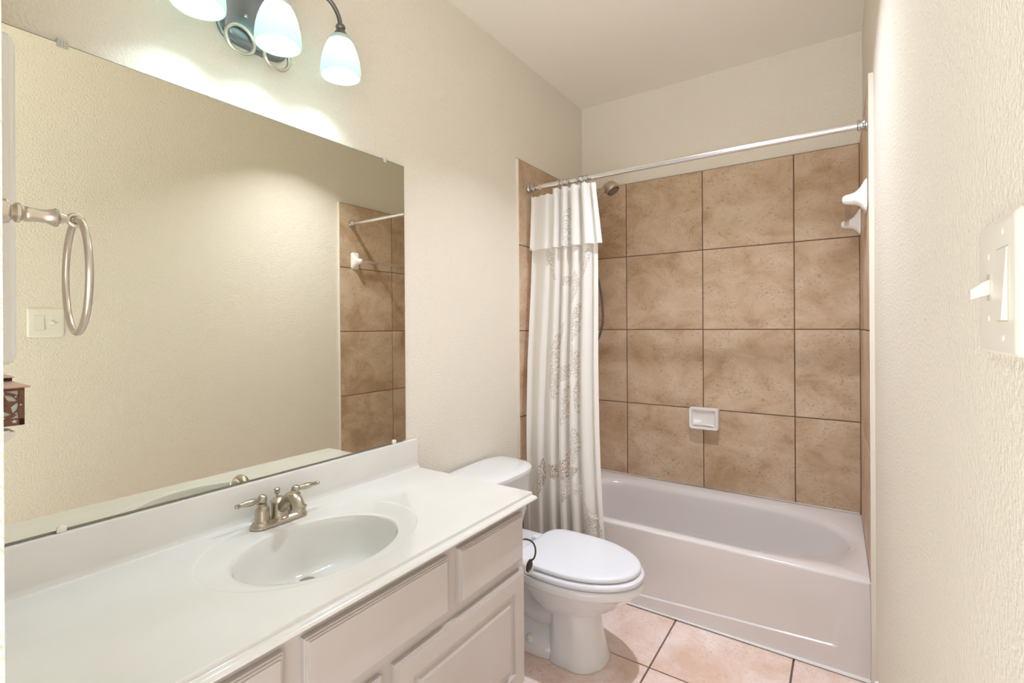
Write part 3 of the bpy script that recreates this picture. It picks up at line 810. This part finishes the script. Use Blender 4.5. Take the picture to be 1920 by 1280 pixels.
bm = B(); cloth(bm, 2.027, 1.712, 20, 0, -.012, .034); c = part('valance', bm, VM, t, angle=180, label='short gathered valance with a lace hem'); add_uv(c)

# handheld shower
t = thing('hand_shower', 'nickel hand shower beside the lace curtain top', 'shower head', (0.0, 2.6, 2.0))
bm = B()
lathe(bm, [(.030, 0), (.030, .004), (.020, .012), (.012, .014)], (.0005, 2.60, 2.00), (1, 0, 0), 24)
tube(bm, [(.010, 2.60, 2.00), (.07, 2.60, 2.005), (.115, 2.60, 1.985), (.14, 2.60, 1.955)], .0095, 12, smooth=2)
lathe(bm, [(.017, -.02), (.019, 0), (.019, .03), (.016, .045)], (.135, 2.60, 1.955), (.5, 0, .62), 20)
part('wall_arm', bm, 'showernickel', t)
bm = B()
tube(bm, [(.150, 2.60, 1.945), (.185, 2.60, 1.985), (.225, 2.60, 2.022), (.262, 2.60, 2.050), (.292, 2.60, 2.074), (.325, 2.60, 2.098)], [.0125, .0125, .012, .0125, .017, .022], 18, smooth=1)
hd = Vector((.56, -.06, -.82)).normalized(); hc = Vector((.352, 2.598, 2.076))
lathe(bm, [(.008, -.043), (.022, -.041), (.033, -.031), (.039, -.014), (.0415, -.002), (.0405, .010), (.038, .013)], hc, hd, 32)
h = part('handset', bm, 'showernickel', t)
bm = B(); lathe(bm, [(.037, .0125), (.036, .015), (0, .0155)], hc, hd, 28); u_, v_ = frame_from(hd)
f = part('spray_face', bm, 'showernickel', h)
bm = B()
for R_, n in ((.008, 5), (.017, 10), (.026, 16), (.032, 20)):
    for i in range(n):
        p = hc + hd*.015 + (u_*math.cos(2*PI*i/n) + v_*math.sin(2*PI*i/n))*R_
        lathe(bm, [(.0028, 0), (.0024, .003), (0, .0034)], p, hd, 8)
part('nozzles', bm, 'rubber', h)
bm = B()
tube(bm, [(.150, 2.60, 1.945), (.13, 2.60, 1.90), (.17, 2.60, 1.78), (.262, 2.60, 1.60), (.293, 2.60, 1.42), (.29, 2.60, 1.28), (.22, 2.60, 1.15), (.12, 2.60, 1.14), (.06, 2.60, 1.30), (.055, 2.60, 1.70), (.06, 2.60, 1.90), (.07, 2.60, 1.99)], .0065, 10, smooth=3)
part('hose', bm, 'pewter', t)

# ------------------------------------------------------------------ soap dish on the back wall
t = thing('soap_dish', 'white ceramic soap dish on the back wall tiles', 'soap dish', (.7665, YT, .77))
def rrect(cx, cz, a, b, y, r, n=10):
    out = []
    for qx, qz, a0 in ((1, 1, 0), (-1, 1, PI/2), (-1, -1, PI), (1, -1, 1.5*PI)):
        for k in range(n + 1):
            q = a0 + PI/2*k/n; out.append((cx + qx*(a - r) + r*math.cos(q), y, cz + qz*(b - r) + r*math.sin(q)))
    return out
bm = B()
sx_, sz_ = .7665, .770
R_ = [rrect(sx_, sz_, .079, .061, YT-.0005, .014), rrect(sx_, sz_, .080, .062, YT-.020, .014), rrect(sx_, sz_, .080, .062, YT-.046, .014), rrect(sx_, sz_, .077, .059, YT-.052, .013), rrect(sx_, sz_, .070, .052, YT-.053, .012),
      rrect(sx_, sz_, .066, .048, YT-.050, .012), rrect(sx_, sz_, .062, .044, YT-.042, .012), rrect(sx_, sz_, .056, .038, YT-.0385, .012)]
loft(bm, R_)
part('dish', bm, 'ceramic', t, angle=50)
bm = B(); tube(bm, [(sx_-.055, YT-.047, sz_-.038), (sx_-.03, YT-.050, sz_-.032), (sx_+.03, YT-.050, sz_-.032), (sx_+.055, YT-.047, sz_-.038)], .006, 12, smooth=2); part('lip', bm, 'ceramic', t)

# ------------------------------------------------------------------ towel bar on the right tile wall
t = thing('towel_bar', 'clear towel bar on white ceramic brackets on the right tile wall', 'towel bar', (1.5, 2.58, 1.79))
BZ = 1.793
for y, lab in ((2.300, 'near ceramic bracket'), (2.865, 'ceramic bracket by the back wall')):
    bm = B(); n = 40; xf = XT(y)
    def post(d, hy, hz, dz=0, e=6): return [(xf - d, y + hy*abs(math.cos(q))**(2/e)*(1 if math.cos(q) > 0 else -1), BZ + dz + hz*abs(math.sin(q))**(2/e)*(1 if math.sin(q) > 0 else -1)) for q in [2*PI*i/n for i in range(n)]]
    loft(bm, [post(.0005, .036, .061), post(.004, .036, .061), post(.009, .033, .056), post(.017, .027, .044, -.001, 2.8), post(.027, .022, .031, -.003, 2.4), post(.040, .020, .023, -.005, 2.1), post(.056, .019, .020, -.006, 2), post(.068, .017, .0175, -.006, 2), post(.076, .012, .0125, -.006, 2), post(.079, .005, .005, -.006, 2)])
    part('bracket', bm, 'ceramic', t, label=lab)
bm = B(); y0, y1 = 2.317, 2.850
loft(bm, [[(XT(y)-.056+a, y, BZ-.006+b) for a, b in ((-.009, -.009), (.009, -.009), (.009, .009), (-.009, .009))] for y in (y0, y1)])
part('bar', bm, 'clear', t, smooth=False, bev=.002, label='clear acrylic bar')

# ------------------------------------------------------------------ light switch by the doorway
PY, PZ = .640, 1.338
t = thing('light_switch', 'ivory double switch plate with rocker and toggle on the right wall', 'light switch', (XR(PY), PY, PZ))
def wx(y, d): return XR(y) - d
bm = B()
def plr(hy, hz, d, r, n=6):
    out = []
    for qy, qz, a0 in ((1, 1, 0), (-1, 1, PI/2), (-1, -1, PI), (1, -1, 1.5*PI)):
        for k in range(n+1):
            q = a0 + PI/2*k/n; y = PY + qy*(hy-r) + r*math.cos(q); out.append((wx(y, d), y, PZ + qz*(hz-r) + r*math.sin(q)))
    return out
loft(bm, [plr(.0625, .0645, .0003, .006), plr(.0625, .0645, .0025, .006), plr(.0595, .0615, .0058, .006), plr(.055, .057, .0066, .005)])
part('cover_plate', bm, 'plastic', t)
def wbox(bm, y0, y1, z0, z1, d0, d1, e0=None, e1=None):
    e0 = d1 if e0 is None else e0; e1 = d1 if e1 is None else e1   # depth at bottom / top
    loft(bm, [[(wx(y0, d0), y0, z0), (wx(y1, d0), y1, z0), (wx(y1, d0), y1, z1), (wx(y0, d0), y0, z1)],
              [(wx(y0, e0), y0, z0), (wx(y1, e0), y1, z0), (wx(y1, e1), y1, z1), (wx(y0, e1), y0, z1)]])
ry, ty_ = PY - .0235, PY + .0225
bm = B(); wbox(bm, ry-.0172, ry+.0172, PZ-.0340, PZ+.0340, .004, .0070); fr = part('rocker_frame', bm, 'slot', t, smooth=False)
bm = B(); wbox(bm, ry-.0160, ry+.0160, PZ-.0325, PZ+.0325, .004, .0100, .0115, .0078); part('rocker', bm, 'plastic', fr, smooth=False)
bm = B(); wbox(bm, ty_-.0055, ty_+.0055, PZ-.013, PZ+.013, .004, .0069); sl = part('toggle_slot', bm, 'slot', t, smooth=False)
bm = B(); loft(bm, [[(wx(ty_, d), ty_-a, z-b), (wx(ty_, d), ty_+a, z-b), (wx(ty_, d), ty_+a, z+b), (wx(ty_, d), ty_-a, z+b)] for d, a, b, z in ((.005, .0048, .0075, PZ+.001), (.012, .0045, .0065, PZ-.002), (.0205, .0036, .0046, PZ-.007))])
part('toggle', bm, 'plastic', sl, smooth=False)
for y, z in ((ry, PZ+.0485), (ry, PZ-.0485), (ty_, PZ+.030), (ty_, PZ-.030)):
    bm = B(); lathe(bm, [(.0032, 0), (.0032, .0006), (.002, .0012), (0, .0013)], (wx(y, .0064), y, z), (-1, 0, 0), 12); part('screw', bm, 'plastic', t)

# ------------------------------------------------------------------ doorway wall: towel ring, medicine cabinet, lantern on a shelf
TX, TZ = .600, 1.4445
t = thing('towel_ring', 'nickel towel ring hanging from a turned post at the left', 'towel ring', (TX, YF, TZ))
bm = B()
lathe(bm, [(.026, .0005), (.026, .004), (.022, .008), (.016, .013), (.014, .018), (.0150, .021), (.0135, .0245), (.0085, .0265), (.0090, .0280), (.0122, .0305), (.0122, .0335), (.0090, .0360), (.0082, .0375), (.0095, .0395), (.0090, .044), (.0080, .052), (.0084, .058), (.0103, .0635), (.0120, .0665), (.0108, .0688), (.0072, .0700), (.0066, .0715), (.0048, .0775), (.0045, .080)], (TX, YF, TZ), (0, 1, 0), 32)
torus(bm, (TX, YF+.0865, TZ), (1, 0, 0), .0070, .0030, 32, 12)
part('post', bm, 'satin', t, angle=50)
bm = B(); torus(bm, (TX, YF+.0875, TZ-.0735), (.085, 1, .0), .0735, .0042, 72, 14); part('ring', bm, 'satin', t)

t = thing('medicine_cabinet', 'white medicine cabinet on the doorway wall beside the mirror', 'cabinet', (.22, YF, 1.5))
x0, x1, z0, z1 = .05, .400, 1.249, 1.749
def rxz(ins, y, r):
    return [(x, y, z) for x, _, z in rrect((x0+x1)/2, (z0+z1)/2, (x1-x0)/2-ins, (z1-z0)/2-ins, y, max(r, .002), 6)]
bm = B(); loft(bm, [rxz(.010, YF+.0005, .008), rxz(.010, YF+.040, .008)]); part('body', bm, 'trim', t)
bm = B(); loft(bm, [rxz(.004, YF+.042, .010), rxz(.0, YF+.045, .012), rxz(0, YF+.0605, .012), rxz(.0030, YF+.0615, .011), rxz(.0035, YF+.0655, .011), rxz(.010, YF+.0690, .012), rxz(.030, YF+.0690, .01), rxz(.034, YF+.064, .01)]); part('door', bm, 'trim', t)

t = thing('wall_shelf', 'tiny white bracket shelf below the copper lantern', 'shelf', (.17, YF, 1.11))
sp = [(.0005, 1.122), (.094, 1.122), (.094, 1.119), (.101, 1.119), (.101, 1.111), (.095, 1.1065), (.087, 1.0995), (.075, 1.092), (.062, 1.082), (.044, 1.066), (.028, 1.050), (.016, 1.036), (.0005, 1.030)]
bm = B(); loft(bm, [[(x, YF+d, z) for d, z in sp] for x in (.142, .202)]); part('bracket', bm, 'trim', t, smooth=False)

fy, fx, fz0, fz1 = .2065, .2005, 1.1295, 1.1965
t = thing('star_lantern', 'small brown copper lantern with star cut-outs on the white bracket shelf', 'lantern', (.172, fy, fz0))
bm = B(); hw = .0270; LX0 = fx - .056
box(bm, LX0, fx, fy-hw, fy+hw, fz0, fz0+.0125, 0, .0006, 1); box(bm, LX0, fx, fy-hw, fy+hw, fz1-.0045, fz1, 0, .0006, 1)
for xx in (LX0+.003, fx-.003):
    for s in (-1, 1): box(bm, xx-.003, xx+.003, fy+s*(hw-.004)-.004, fy+s*(hw-.004)+.004, fz0, fz1, 0, .0005, 1)
fr = part('frame', bm, 'copper', t, smooth=False)
bm = B(); box(bm, LX0+.006, fx-.0035, fy-hw+.004, fy+hw-.004, fz0+.010, fz1-.004); part('pane', bm, 'frost', t, smooth=False)
cz = fz0 + .0365
def star_pts(cy, cz_, R, r, rot=PI/2): return [(cy + (R if k % 2 == 0 else r)*math.cos(rot + k*PI/5), cz_ + (R if k % 2 == 0 else r)*math.sin(rot + k*PI/5)) for k in range(10)]
bm = B()
n = 48
for k in range(n):
    a0, a1 = 2*PI*k/n, 2*PI*(k+1)/n
    q = [(fy + r*math.cos(a), cz + r*math.sin(a)) for r, a in ((.0190, a0), (.0245, a0), (.0245, a1), (.0190, a1))]
    loft(bm, [[(fx-.003, y, z) for y, z in q], [(fx-.0005, y, z) for y, z in q]])
s = star_pts(fy, cz, .0200, .0098); loft(bm, [[(fx-.003, y, z) for y, z in s], [(fx-.0008, y, z) for y, z in s]])
part('star_panel', bm, 'copper', t, smooth=False)
bm = B()
for yy, zz, R in [(fy+.0135, fz0+.0075, .0042), (fy-.0135, fz0+.0075, .0042)] + [(fy + .0218*math.cos(a), cz + .0218*math.sin(a), .0019) for a in (PI*.5, PI*.25, 0.02, -.24*PI, -.5*PI, .75*PI, PI)]:
    s = star_pts(yy, zz, R, R*.45); loft(bm, [[(fx-.001, y, z) for y, z in s], [(fx+.0003, y, z) for y, z in s]])
part('star_holes', bm, 'frost', fr, smooth=False)
bm = B(); xc = (LX0+fx)/2; e = .0335
def sq(h, z): return [(xc-h, fy-h, z), (xc+h, fy-h, z), (xc+h, fy+h, z), (xc-h, fy+h, z)]
loft(bm, [sq(e-.002, fz1+.0002), sq(e, fz1+.0005), sq(e, fz1+.003), sq(.014, fz1+.0125)]); part('roof', bm, 'copperlight', t, smooth=False)
bm = B(); loft(bm, [sq(.0135, fz1+.0125), sq(.0135, fz1+.0185)]); cp = part('vent', bm, 'black', t, smooth=False)
bm = B(); loft(bm, [sq(.0165, fz1+.0185), sq(.0165, fz1+.0198), sq(.002, fz1+.0265)]); part('cap', bm, 'copperlight', cp, smooth=False)
